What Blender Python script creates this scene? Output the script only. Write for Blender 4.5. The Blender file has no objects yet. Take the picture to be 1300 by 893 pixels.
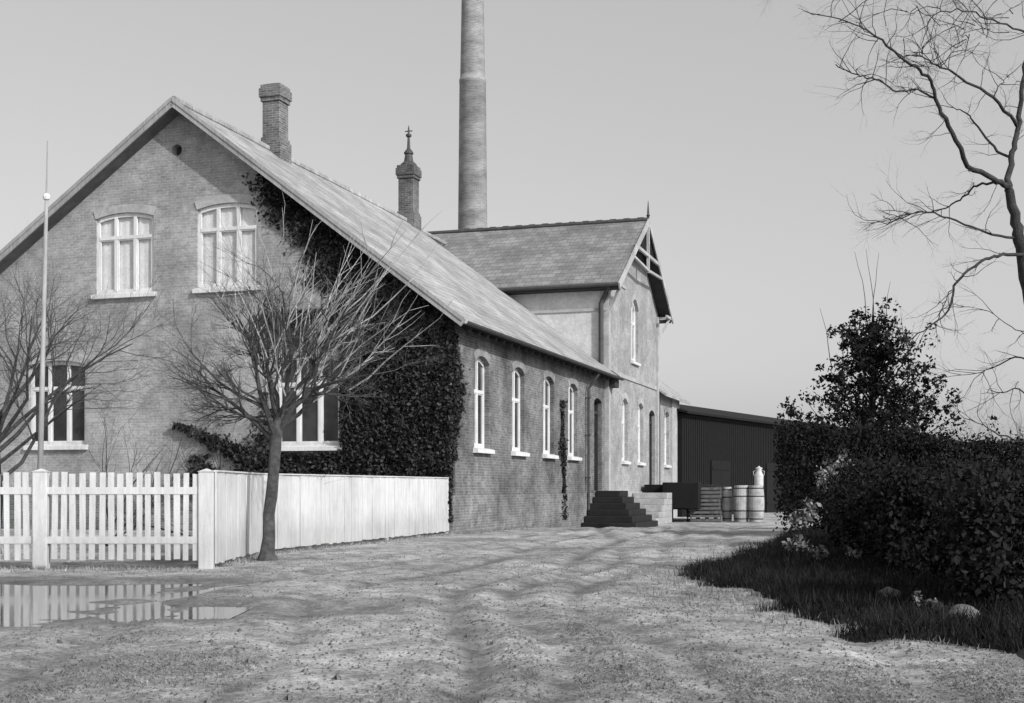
import bpy, math, random
import numpy as np
from mathutils import Vector, Matrix, noise
from mathutils.geometry import tessellate_polygon
R = math.radians
rnd = random.Random(7)
sc = bpy.context.scene
col = sc.collection
F = 1632.0; HV = 619.0; CH = 1.25            # focal length in photo pixels, horizon row, eye height

def at(u, v, Y):                               # world point seen at photo pixel (u,v) at depth Y
    return Vector(((u-650)/F*Y, Y, CH+(HV-v)/F*Y))

# ------------------------------------------------------------------ helpers
def tag(o, label=None, cat=None, group=None, kind=None):
    if label: o['label'] = label
    if cat: o['category'] = cat
    if group: o['group'] = group
    if kind: o['kind'] = kind
    return o

def empty(name, loc, rz=0, label=None, cat=None, group=None):
    o = bpy.data.objects.new(name, None); col.objects.link(o)
    o.location = loc; o.rotation_euler = (0, 0, rz)
    return tag(o, label, cat, group)

class MB:
    def __init__(s): s.v = []; s.f = []
    def poly(s, pts, faces):
        n = len(s.v); s.v += [tuple(p) for p in pts]; s.f += [tuple(n+i for i in f) for f in faces]
    def box(s, x0, x1, y0, y1, z0, z1):
        p = [(x0,y0,z0),(x1,y0,z0),(x1,y1,z0),(x0,y1,z0),(x0,y0,z1),(x1,y0,z1),(x1,y1,z1),(x0,y1,z1)]
        s.poly(p, [(3,2,1,0),(4,5,6,7),(0,1,5,4),(1,2,6,5),(2,3,7,6),(3,0,4,7)])
    def beam(s, a, b, w, h, up=(0,0,1)):
        a = Vector(a); b = Vector(b); d = (b-a).normalized(); up = Vector(up)
        sd = d.cross(up)
        if sd.length < 1e-4: sd = d.cross(Vector((1,0,0)))
        sd.normalize(); u = sd.cross(d).normalized()
        p = []
        for c in (a, b):
            for i, j in ((-1,-1),(1,-1),(1,1),(-1,1)): p.append(c+sd*(i*w/2)+u*(j*h/2))
        s.poly(p, [(3,2,1,0),(4,5,6,7),(0,1,5,4),(1,2,6,5),(2,3,7,6),(3,0,4,7)])
    def tube(s, pts, rads, n=6, cap=True):
        pts = [Vector(p) for p in pts]; base = len(s.v)
        ref = Vector((0.31,0.87,0.11)).normalized(); prev = None
        for i, p in enumerate(pts):
            d = (pts[min(i+1,len(pts)-1)]-pts[max(i-1,0)])
            if d.length < 1e-7: d = Vector((0,0,1))
            d.normalize()
            a = prev if prev is not None else ref
            a = a-d*a.dot(d)
            if a.length < 1e-3: a = d.orthogonal()
            a.normalize(); prev = a; b = d.cross(a)
            for k in range(n):
                t = 2*math.pi*k/n
                s.v.append(tuple(p+(a*math.cos(t)+b*math.sin(t))*rads[i]))
        for i in range(len(pts)-1):
            for k in range(n):
                q = base+i*n; k2 = (k+1) % n
                s.f.append((q+k, q+k2, q+n+k2, q+n+k))
        if cap:
            s.f.append(tuple(base+k for k in reversed(range(n))))
            s.f.append(tuple(base+(len(pts)-1)*n+k for k in range(n)))
    def lathe(s, prof, c=(0,0,0), n=24):       # prof: [(r,z)...]
        base = len(s.v)
        for r, z in prof:
            for k in range(n):
                t = 2*math.pi*k/n; s.v.append((c[0]+r*math.cos(t), c[1]+r*math.sin(t), c[2]+z))
        for i in range(len(prof)-1):
            for k in range(n):
                q = base+i*n; k2 = (k+1) % n
                s.f.append((q+k, q+k2, q+n+k2, q+n+k))
        s.f.append(tuple(base+k for k in reversed(range(n))))
        s.f.append(tuple(base+(len(prof)-1)*n+k for k in range(n)))
    def build(s, name, mat, parent=None, smooth=False, bevel=0):
        me = bpy.data.meshes.new(name); me.from_pydata(s.v, [], s.f); me.validate(); me.update()
        o = bpy.data.objects.new(name, me); col.objects.link(o)
        me.materials.append(mat)
        if smooth:
            for p in me.polygons: p.use_smooth = True
        if bevel:
            b = o.modifiers.new('Bevel', 'BEVEL'); b.width = bevel; b.segments = 2; b.limit_method = 'ANGLE'
        if parent: o.parent = parent
        return o

def np_mesh(name, V, nv, mat, parent=None):    # V (n*nv,3) of separate nv-gons
    n = len(V)//nv
    me = bpy.data.meshes.new(name)
    me.vertices.add(len(V)); me.vertices.foreach_set('co', V.astype(np.float32).ravel())
    me.loops.add(n*nv); me.loops.foreach_set('vertex_index', np.arange(n*nv, dtype=np.int32))
    me.polygons.add(n); me.polygons.foreach_set('loop_start', np.arange(0, n*nv, nv, dtype=np.int32))
    me.polygons.foreach_set('loop_total', np.full(n, nv, dtype=np.int32))
    me.update(calc_edges=True); me.validate()
    o = bpy.data.objects.new(name, me); col.objects.link(o); me.materials.append(mat)
    if parent: o.parent = parent
    return o

# ------------------------------------------------------------------ materials (the photograph is black and white)
class NT:
    def __init__(s, name):
        s.m = bpy.data.materials.new(name); s.m.use_nodes = True
        s.t = s.m.node_tree; s.t.nodes.clear()
        s.out = s.n('ShaderNodeOutputMaterial'); s.b = s.n('ShaderNodeBsdfPrincipled')
        s.l(s.b.outputs[0], s.out.inputs[0])
        s.tc = s.n('ShaderNodeTexCoord')
    def n(s, t, **k):
        x = s.t.nodes.new(t)
        for a, b in k.items(): setattr(x, a, b)
        return x
    def l(s, a, b): s.t.links.new(a, b)
    def noise(s, vec, scale, detail=4, rough=.55):
        x = s.n('ShaderNodeTexNoise'); x.inputs['Scale'].default_value = scale
        x.inputs['Detail'].default_value = detail; x.inputs['Roughness'].default_value = rough
        if vec is not None: s.l(vec, x.inputs['Vector'])
        return x.outputs['Fac']
    def ramp(s, fac, pts):
        x = s.n('ShaderNodeValToRGB'); e = x.color_ramp.elements
        while len(e) < len(pts): e.new(.5)
        for i, (p, c) in enumerate(pts): e[i].position = p; e[i].color = (c, c, c, 1)
        s.l(fac, x.inputs[0]); return x.outputs[0]
    def mix(s, a, b, fac, mode='MIX'):
        x = s.n('ShaderNodeMix', data_type='RGBA', blend_type=mode)
        for v, i in ((fac, 0), (a, 6), (b, 7)):
            if isinstance(v, (int, float)): x.inputs[i].default_value = v if i == 0 else (v, v, v, 1)
            else: s.l(v, x.inputs[i])
        return x.outputs[2]
    def bump(s, h, strength, dist):
        x = s.n('ShaderNodeBump'); x.inputs['Strength'].default_value = strength; x.inputs['Distance'].default_value = dist
        s.l(h, x.inputs['Height']); s.l(x.outputs[0], s.b.inputs['Normal']); return x
    def base(s, c, rough=.8, spec=.3):
        if isinstance(c, (int, float)): s.b.inputs['Base Color'].default_value = (c, c, c, 1)
        else: s.l(c, s.b.inputs['Base Color'])
        s.b.inputs['Roughness'].default_value = rough; s.b.inputs['Specular IOR Level'].default_value = spec
    def uv(s, mode):
        sp = s.n('ShaderNodeSeparateXYZ'); s.l(s.tc.outputs['Object'], sp.inputs[0])
        cb = s.n('ShaderNodeCombineXYZ')
        if mode == 'wall':
            ad = s.n('ShaderNodeMath', operation='ADD'); s.l(sp.outputs[0], ad.inputs[0]); s.l(sp.outputs[1], ad.inputs[1])
            s.l(ad.outputs[0], cb.inputs[0])
        elif mode == 'x': s.l(sp.outputs[0], cb.inputs[0])
        else: s.l(sp.outputs[1], cb.inputs[0])
        s.l(sp.outputs[2], cb.inputs[1])
        return cb.outputs[0]

def brick_mat(name, c1, c2, mortar, stain=.5, bw=.25, bh=.078, mode='wall', wear=1.0, ms=.009):
    k = NT(name); uv = k.uv(mode)
    b = k.n('ShaderNodeTexBrick'); k.l(uv, b.inputs['Vector'])
    b.inputs['Scale'].default_value = 1; b.inputs['Brick Width'].default_value = bw; b.inputs['Row Height'].default_value = bh
    b.inputs['Mortar Size'].default_value = ms; b.inputs['Mortar Smooth'].default_value = .3; b.inputs['Bias'].default_value = 0
    for i, c in zip((1,2,3), (c1,c2,mortar)): b.inputs[i].default_value = (c,c,c,1)
    o = k.tc.outputs['Object']
    n1 = k.ramp(k.noise(o, .55, 6, .65), [(.3, 1-stain), (.5, .92), (.7, 1.25)])
    n2 = k.ramp(k.noise(o, 3.2, 5, .7), [(.3, 1-.55*stain), (.6, 1.1)])
    n3 = k.ramp(k.noise(o, 14, 3, .6), [(.3, .8), (.7, 1.15)])
    c = k.mix(b.outputs['Color'], n1, 1, 'MULTIPLY'); c = k.mix(c, n2, wear, 'MULTIPLY'); c = k.mix(c, n3, 1, 'MULTIPLY')
    k.base(c, .9, .2)
    h = k.mix(b.outputs['Fac'], k.noise(o, 30, 3), .35)
    bp = k.bump(h, .5, .012); bp.invert = True
    return k.m

def simple(name, c, rough=.8, var=.25, scale=3, bump=.2, dist=.01, spec=.3, lo=None):
    k = NT(name); o = k.tc.outputs['Object']
    n = k.ramp(k.noise(o, scale, 6, .65), [(.3, c*(1-var)), (.7, c*(1+var))])
    n2 = k.ramp(k.noise(o, scale*7, 3, .6), [(.25, .82), (.7, 1.1)])
    k.base(k.mix(n, n2, 1, 'MULTIPLY'), rough, spec)
    k.bump(k.noise(o, scale*9, 4), bump, dist)
    return k.m

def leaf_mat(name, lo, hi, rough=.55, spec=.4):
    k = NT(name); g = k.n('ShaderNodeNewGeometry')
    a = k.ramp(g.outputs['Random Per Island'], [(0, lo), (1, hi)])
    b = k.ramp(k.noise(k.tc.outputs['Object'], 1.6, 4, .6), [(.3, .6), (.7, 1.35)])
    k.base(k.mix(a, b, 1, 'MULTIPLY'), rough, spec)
    return k.m

def paint_mat(name, c, splash=False, dirt=.25):
    k = NT(name); o = k.tc.outputs['Object']
    mp = k.n('ShaderNodeMapping'); mp.inputs['Scale'].default_value = (6, 6, .8); k.l(o, mp.inputs[0])
    a = k.ramp(k.noise(mp.outputs[0], 2.2, 6, .7), [(.28, c*(1-dirt)), (.62, c)])
    b = k.ramp(k.noise(o, .8, 5, .6), [(.3, 1-dirt*.8), (.6, 1.03)])
    col_ = k.mix(a, b, 1, 'MULTIPLY')
    if splash:
        sp = k.n('ShaderNodeSeparateXYZ'); k.l(o, sp.inputs[0])
        ad = k.n('ShaderNodeMath', operation='MULTIPLY_ADD'); k.l(k.noise(o, 7, 6, .8), ad.inputs[0]); ad.inputs[1].default_value = -.7; k.l(sp.outputs[2], ad.inputs[2])
        col_ = k.mix(col_, k.ramp(ad.outputs[0], [(-.0, .8), (.25, .93), (.5, 1)]), 1, 'MULTIPLY')
        col_ = k.mix(col_, k.ramp(k.noise(o, 60, 2, .5), [(.3, .75), (.42, 1)]), .6, 'MULTIPLY')
    k.base(col_, .6, .3)
    k.bump(k.noise(mp.outputs[0], 6, 3), .35, .01)
    return k.m

M = {}
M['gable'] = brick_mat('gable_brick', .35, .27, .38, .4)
M['side'] = brick_mat('side_brick', .20, .13, .25, .7)  # darker copy of the gable brick, countering the stronger sun in its colour
M['cross'] = brick_mat('cross_brick', .34, .27, .38, .35)
M['plinth'] = brick_mat('plinth_brick', .22, .15, .28, .65)
M['render_pale'] = simple('pale_wall_render', .52, .9, .14, 1.2, .3, .01)
M['chim'] = brick_mat('chimney_brick', .16, .09, .25, .55)
M['lintel'] = simple('lintel_render', .36, .9, .25, 2)
M['lintel_side'] = brick_mat('lintel_brick', .27, .21, .32, .4, .08, .24)
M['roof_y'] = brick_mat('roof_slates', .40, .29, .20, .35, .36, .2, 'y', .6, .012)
M['roof_x'] = brick_mat('roof_slates_cross', .26, .185, .12, .4, .36, .2, 'x', .6, .012)  # same slates as the main roof; weaker light put into darker colours
M['white'] = paint_mat('white_paint', .70, dirt=.22)
M['fence'] = paint_mat('fence_whitewash', .64, True, dirt=.24)
M['barge'] = paint_mat('barge_paint', .36, dirt=.35)
M['dark_wood'] = simple('tarred_wood', .005, .85, .4, 2.5, .5, .01)  # tar black; tree shade on the shed is put into it too
M['under'] = simple('soffit_wood', .035, .8, .3, 2.5, .3, .01)
M['verge'] = simple('verge_boards', .12, .8, .3, 2.5, .3, .01)
M['trim'] = paint_mat('weathered_trim', .48, dirt=.4)
M['door'] = simple('door_wood', .01, .7, .3, 3, .3)
M['iron'] = simple('iron', .04, .55, .3, 5, .2)
M['pipe'] = simple('zinc', .06, .6, .3, 4, .2)
M['pale_wood'] = simple('pale_wood', .34, .8, .35, 3, .4)
M['stone_dark'] = simple('steps_dark_stone', .016, .85, .4, 2, .5, .02)  # dark stone, with the shade over the steps put into its colour
M['stone_pale'] = simple('steps_pale_stone', .34, .9, .3, 2, .4, .02)
M['bark'] = simple('bark_grey', .10, .9, .6, 9, 1, .05)
M['bark_sunlit'] = simple('bark_sunlit_twigs', .33, .8, .45, 4, .4, .01)  # same bark, sunlight on the right-hand twigs put into a pale colour
M['bark_mid'] = simple('bark_mid', .045, .9, .5, 6, .9, .03)
M['bark_dark'] = simple('bark_dark', .018, .9, .4, 6, .8, .02)
M['ivy'] = leaf_mat('ivy_leaves', .004, .06, .75, .15)
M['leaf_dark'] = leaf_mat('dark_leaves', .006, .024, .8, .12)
M['leaf_pale'] = leaf_mat('pale_leaves', .02, .30)  # pale leaf tone holds the sunlit highlights on the foliage
M['grass'] = leaf_mat('grass_blades', .005, .028, .8, .15)  # near-black blades include the shade lying on the bank
M['dry_grass'] = leaf_mat('dry_grass_blades', .08, .3)
M['core'] = simple('shrub_core', .015, 1, .3, 3, .1)
M['blind'] = simple('linen_blind', .62, .9, .12, 3, .1)
M['churn'] = simple('tinned_metal', .5, .6, .2, 3, .1, .005, .5)
M['stone'] = simple('field_stone', .14, .9, .5, 4, .8, .03)

k = NT('window_glass'); k.base(k.ramp(k.noise(k.tc.outputs['Object'], 1.2, 3), [(.35, .01), (.65, .05)]), .06, .5); k.bump(k.noise(k.tc.outputs['Object'], 2.5, 2), .08, .02)
M['glass'] = k.m
k = NT('clear_glass'); tr = k.n('ShaderNodeBsdfTransparent'); gl = k.n('ShaderNodeBsdfGlossy'); gl.inputs['Roughness'].default_value = .05
lw = k.n('ShaderNodeLayerWeight'); fr = k.n('ShaderNodeMath', operation='POWER'); k.l(lw.outputs['Facing'], fr.inputs[0]); fr.inputs[1].default_value = 3.5; fs = k.n('ShaderNodeMath', operation='MULTIPLY_ADD'); k.l(fr.outputs[0], fs.inputs[0]); fs.inputs[1].default_value = .5; fs.inputs[2].default_value = .05; mx = k.n('ShaderNodeMixShader'); k.l(fs.outputs[0], mx.inputs[0]); k.l(tr.outputs[0], mx.inputs[1]); k.l(gl.outputs[0], mx.inputs[2]); k.l(mx.outputs[0], k.out.inputs[0])
M['clear'] = k.m

# ground: rutted pale mud
k = NT('yard_mud'); o = k.tc.outputs['Object']
mp = k.n('ShaderNodeMapping'); mp.inputs['Scale'].default_value = (1.1, .8, 1); mp.inputs['Rotation'].default_value = (0,0,R(14)); k.l(o, mp.inputs[0])
a = k.ramp(k.noise(mp.outputs[0], .35, 7, .65), [(.34, .22), (.5, .37), (.64, .54)])
b = k.ramp(k.noise(mp.outputs[0], 2.4, 7, .72), [(.32, .42), (.5, .95), (.66, 1.35)])
c = k.ramp(k.noise(o, 16, 7, .8), [(.36, .5), (.5, .95), (.64, 1.4)])
att = k.n('ShaderNodeAttribute'); att.attribute_name = 'wet'
wetc = k.ramp(att.outputs['Fac'], [(0, 1.03), (.4, .82), (1, .5)])
k.base(k.mix(k.mix(k.mix(a, b, 1, 'MULTIPLY'), c, 1, 'MULTIPLY'), wetc, 1, 'MULTIPLY'), .85, .35)
k.l(k.ramp(att.outputs['Fac'], [(0, .9), (1, .5)]), k.b.inputs['Roughness'])
k.bump(k.mix(k.noise(o, 5, 9, .75), k.noise(o, 38, 4, .7), .4), .9, .05)
vo = k.n('ShaderNodeTexVoronoi'); vo.inputs['Scale'].default_value = 13
wv_ = k.n('ShaderNodeVectorMath', operation='ADD'); nz_ = k.n('ShaderNodeTexNoise'); nz_.inputs['Scale'].default_value = 4; k.l(o, nz_.inputs['Vector']); k.l(o, wv_.inputs[0]); k.l(nz_.outputs['Color'], wv_.inputs[1]); k.l(wv_.outputs[0], vo.inputs['Vector'])
clod = k.ramp(vo.outputs['Distance'], [(.0, 1), (.45, 0)])
hh_ = k.mix(k.mix(k.noise(o, 5, 9, .78), k.noise(o, 38, 5, .75), .45), clod, .3)
k.bump(hh_, 1.0, .06)
M['ground'] = k.m
M['lawn'] = simple('lawn_soil', .014, 1, .5, 3, .8, .03)  # near-black soil carries the shadow that hedges and trees cast here
k = NT('puddle_water'); k.base(.05, .07, .5); k.b.inputs['IOR'].default_value = 1.33
k.bump(k.noise(k.tc.outputs['Object'], 3.5, 3), .05, .02)
M['water'] = k.m

# ------------------------------------------------------------------ ground
RZ = -math.atan2(.302, .953)
C0 = Vector((-1.63, 34.6, 0))
def sm(a, b, x):
    t = max(0, min(1, (x-a)/(b-a))); return t*t*(3-2*t)
tracks = [(-1.6, .010), (-.2, .010), (1.3, .006), (2.7, .006), (-3.3, .014), (.6, -.004)]
def cx(Y, a, b): return a + (Y-10)*.10 + b*(Y-16)**2*.35 - 1.1*math.exp(-((Y-15)/4)**2)*(a < 2)
def puddle_mask(x, y):
    n = noise.fractal(Vector((x*.22, y*.9, 3.1)), 1, 2, 4)
    m = sm(-3.4, -5.2, x+n*1.3)*(sm(11.0, 12.0, y+n*.5)*sm(17.6, 16.8, y+n*.8))
    m2 = sm(-.8, -2.4, x+n*1.6)*sm(12.1, 12.7, y+n*.7)*sm(14.2, 13.4, y+n*.6)*.8
    return max(m, m2)
def rut(x, y):                                    # 0 dry crust, 1 wet rut or puddle rim
    m_ = 0
    if y < 60 and abs(x) < 25:
        for a, b in tracks:
            c = cx(y, a, b) + .25*noise.noise(Vector((y*.25, a, 0)))
            k_ = .55+.9*noise.noise(Vector((x*.5, y*.22, a*3)))
            m_ = max(m_, math.exp(-((x-c)/(.085+.002*y))**2)*max(0, min(1, k_)))
        n_ = noise.fractal(Vector((x*1.7, y*1.3, 2)), 1, 2, 3)
        m_ = max(0, min(1, m_*(1+n_)))
        w_ = max(puddle_mask(x+d1, y+d2) for d1, d2 in ((0,0),(.5,.5),(-.6,-.6),(.7,-.5)))
        m_ = max(m_, min(1, w_*1.6)*.9)
    return m_
def gz(x, y, fine=True):
    z = -.28*sm(39, 48, y)
    if fine and y < 70 and abs(x) < 25:
        f = 1-sm(40, 65, y)
        z += .014*noise.fractal(Vector((x*.4, y*.25, 0)), 1, 2, 2)*f
        z += .007*noise.fractal(Vector((x*2.7, y*2.3, 5)), .6, 2, 3)*f
        for a, b in tracks:
            c = cx(y, a, b) + .25*noise.noise(Vector((y*.25, a, 0)))
            d = abs(x-c)
            if d < .8: z += (-.05*math.exp(-(d/.17)**2) + .02*math.exp(-((d-.38)/.14)**2))*f*(.65+.5*noise.noise(Vector((x*.15, y*.15, a))))
        pm = puddle_mask(x, y)
        z -= .06*pm
        n2 = noise.noise(Vector((x*.35, y*1.6, 9)))
        z += .05*pm*max(0, n2-.12)
    return z
def grid_axis(a, b, step, lim, grow=1.18):
    c = list(np.arange(a, b+1e-6, step)); s = step; x = c[-1]
    while x < lim: s *= grow; x += s; c.append(x)
    s = step; x = c[0]
    while x > -lim: s *= grow; x -= s; c.insert(0, x)
    return c
xs = grid_axis(-13, 10, .09, 700); ys = grid_axis(6.8, 40, .1, 900)
V = [(x, y, gz(x, y)) for y in ys for x in xs]; nx = len(xs)
me = bpy.data.meshes.new('ground')
me.from_pydata(V, [], [(j*nx+i, j*nx+i+1, (j+1)*nx+i+1, (j+1)*nx+i) for j in range(len(ys)-1) for i in range(nx-1)])
for p in me.polygons: p.use_smooth = True
me.materials.append(M['ground'])
at_ = me.attributes.new('wet', 'FLOAT', 'POINT'); at_.data.foreach_set('value', np.array([rut(p_[0], p_[1]) for p_ in V], dtype=np.float32))
g = bpy.data.objects.new('ground', me); col.objects.link(g); tag(g, kind='structure')
w = MB(); w.box(-13.5, -2.75, 10.6, 18.4, -.25, -.028)
w = w.build('puddle', M['water']); tag(w, kind='structure')

# lawn bank on the right, hedge and tree shade put into its near-black colour
def lawn_edge(y):     # left border x as a function of depth
    pts = [(9.0, 3.9), (11.3, 3.15), (13.4, 2.85), (15.5, 2.65), (17.3, 2.45), (18.4, 2.55), (19.6, 3.0), (22.3, 4.2), (25.5, 4.9), (29, 6.0), (34, 7.4), (40, 9.2), (60, 16)]
    for (a, p), (b, q) in zip(pts, pts[1:]):
        if y <= b: return p+(q-p)*max(0, (y-a)/(b-a))
    return pts[-1][1]
def lawn_h(x, y):
    e = lawn_edge(y) + .6*noise.fractal(Vector((x*.9, y*.9, 7)), .8, 2.2, 4)
    d = x-e
    return -.1 + .2*sm(-.35, .5, d) + .25*sm(.5, 4, d) + .03*noise.noise(Vector((x*2, y*2, 1)))
lx = list(np.arange(1.6, 12, .16))+[13, 15, 18, 24, 34, 50]; ly = list(np.arange(4, 44, .18))+[46, 50, 58]
V = [(x, y, gz(x, y, False)+lawn_h(x, y)) for y in ly for x in lx]; nx = len(lx)
me = bpy.data.meshes.new('lawn'); me.from_pydata(V, [], [(j*nx+i, j*nx+i+1, (j+1)*nx+i+1, (j+1)*nx+i) for j in range(len(ly)-1) for i in range(nx-1)])
for p in me.polygons: p.use_smooth = True
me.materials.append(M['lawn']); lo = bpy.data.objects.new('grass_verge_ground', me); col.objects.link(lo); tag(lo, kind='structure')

rs = np.random.RandomState(3)
def blades(name, pts, h0, h1, wd, mat, label, cat):
    V = []
    for x, y, z in pts:
        h = rs.uniform(h0, h1); a = rs.uniform(0, 2*math.pi); w_ = wd*rs.uniform(.6, 1.3)
        lx_, ly_ = rs.normal(0, .45, 2)*h
        ca, sa = math.cos(a)*w_, math.sin(a)*w_
        V += [(x-ca, y-sa, z-.02), (x+ca, y+sa, z-.02), (x+lx_, y+ly_, z+h)]
    o = np_mesh(name, np.array(V), 3, mat); tag(o, label, cat, kind='stuff'); return o
P = []
for i in range(52000):
    y = 9.6+abs(rs.normal(0, 10)) if i % 3 else rs.uniform(9.6, 34)
    x = lawn_edge(y)+rs.exponential(2.2)-.6
    if x > 13 or y > 38: continue
    h = lawn_h(x, y)
    if h > -.05: P.append((x, y, gz(x, y, False)+h))
blades('grass', P, .05, .17, .008, M['grass'], 'dark rough grass on the shaded bank right of the yard', 'grass')
P = []
for i in range(9000):        # weeds at the foot of the wall, the fences and the bank's edge
    r_ = rs.rand()
    if r_ < .4:
        t = rs.uniform(-.5, 17); wv = abs(rs.normal(0, .28))+.12; x = C0.x+.302*t+.953*wv; y = C0.y+.953*t-.302*wv
    elif r_ < .6:
        y = rs.uniform(20, 34); x = -4.72+(y-24)*.29 if y > 24 else -4.72; x += abs(rs.normal(0, .16))+.03
    elif r_ < .8:
        x = rs.uniform(-13, -4.8); y = 19.72-rs.exponential(.2)
    else:
        y = rs.uniform(9.8, 30); x = lawn_edge(y)-rs.exponential(.5)+.1
    P.append((x, y, gz(x, y)))
blades('weeds', P, .02, .085, .009, M['dry_grass'], 'thin dry weeds along the foot of wall and fences', 'weeds')
# flattened dead grass trodden into the mud
P = []
while len(P) < 36000:
    y = 6.8+rs.exponential(9); x = rs.uniform(-.5, .5)*y*1.0
    if y > 46 or x > lawn_edge(y)+.2 or puddle_mask(x, y) > .15: continue
    t_ = (x-C0.x)*.953-(y-C0.y)*.302
    if y > 34 and t_ < .1: continue
    if y > 19.9 and x < -4.7+max(0, y-24)*.29: continue
    n_ = noise.fractal(Vector((x*.33, y*.22, 12)), 1, 2, 5)
    if n_ + rs.normal(0,.1) < .12 or rut(x, y) > .3: continue
    if min(abs(x-cx(y, a_, b_)) for a_, b_ in tracks) < .13: continue
    P.append((x, y, gz(x, y)))
V = []
for x, y, z in P:
    a = rs.uniform(0, 6.28); L_g = rs.uniform(.02, .07); w_g = rs.uniform(.002, .005); ca, sa_ = math.cos(a), math.sin(a); hh_ = rs.uniform(.002, .02)
    V += [(x-sa_*w_g, y+ca*w_g, z), (x+sa_*w_g, y-ca*w_g, z), (x+ca*L_g, y+sa_*L_g, z+hh_+.004)]
o = np_mesh('trodden_grass', np.array(V), 3, M['dry_grass']); tag(o, 'short trodden dead grass scattered over the muddy yard', 'grass', kind='stuff')
# pebbles and clods
V = []
for i in range(24000):
    y = 6.6+rs.exponential(9); x = rs.uniform(-.42, .42)*y
    if y > 44 or puddle_mask(x, y) > .3: continue
    s_ = .004+.016*rs.rand()**2.2+(.02 if rs.rand() < .01 else 0); z = gz(x, y)
    for k_ in range(4):
        a = k_*math.pi/2+rs.uniform(-.3,.3); b = a+math.pi/2
        V += [(x+s_*math.cos(a), y+s_*math.sin(a), z-.004), (x+s_*math.cos(b), y+s_*math.sin(b), z-.004), (x, y, z+s_*.8)]
o = np_mesh('pebbles', np.array(V), 3, M['stone']); tag(o, 'small stones and clods strewn over the rutted yard', 'pebbles', kind='stuff')

# ------------------------------------------------------------------ the dairy
B = empty('brick_building', C0, RZ, 'long steep-roofed brick dairy with white windows and a taller cross wing', 'building')
XR = -8.25; XL = -16.9; ZR = 12.28; ZE = 5.72; OV = .5; OE = .5
T0, T1 = 17.7, 28.1; TE = 34.0
pit = (ZR-ZE)/(OE-XR)                           # roof rise per metre, right side
ZLE = 5.95; XLE = XL-.5; pitL = (ZR-ZLE)/(XR-XLE)

def arch_outline(c, w_, z0, z1, rise, n=9):     # 2D outline of an opening with a segmental head
    p = [(c-w_/2, z0), (c+w_/2, z0)]
    for i in range(n+1):
        a = 1-2*i/n; p.append((c+w_/2*a, z1-rise+rise*(1-a*a)))
    return p
def wall(name, outline, holes, to3, depth, mat, parent):
    m = MB()
    loops = [[Vector((a, b, 0)) for a, b in outline]]+[[Vector((a, b, 0)) for a, b in h] for h in holes]
    tris = tessellate_polygon(loops); flat = [p for l in loops for p in l]
    m.poly([to3(p.x, p.y, 0) for p in flat], tris)
    for h in [outline]+list(holes):
        n = len(h)
        m.poly([to3(a, b, 0) for a, b in h]+[to3(a, b, depth) for a, b in h], [(i, (i+1) % n, n+(i+1) % n, n+i) for i in range(n)])
    o = m.build(name, mat, parent)
    bmfix(o); return o
def bmfix(o):
    import bmesh
    b = bmesh.new(); b.from_mesh(o.data); bmesh.ops.remove_doubles(b, verts=b.verts, dist=1e-5); bmesh.ops.recalc_face_normals(b, faces=b.faces); b.to_mesh(o.data); b.free()

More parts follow.
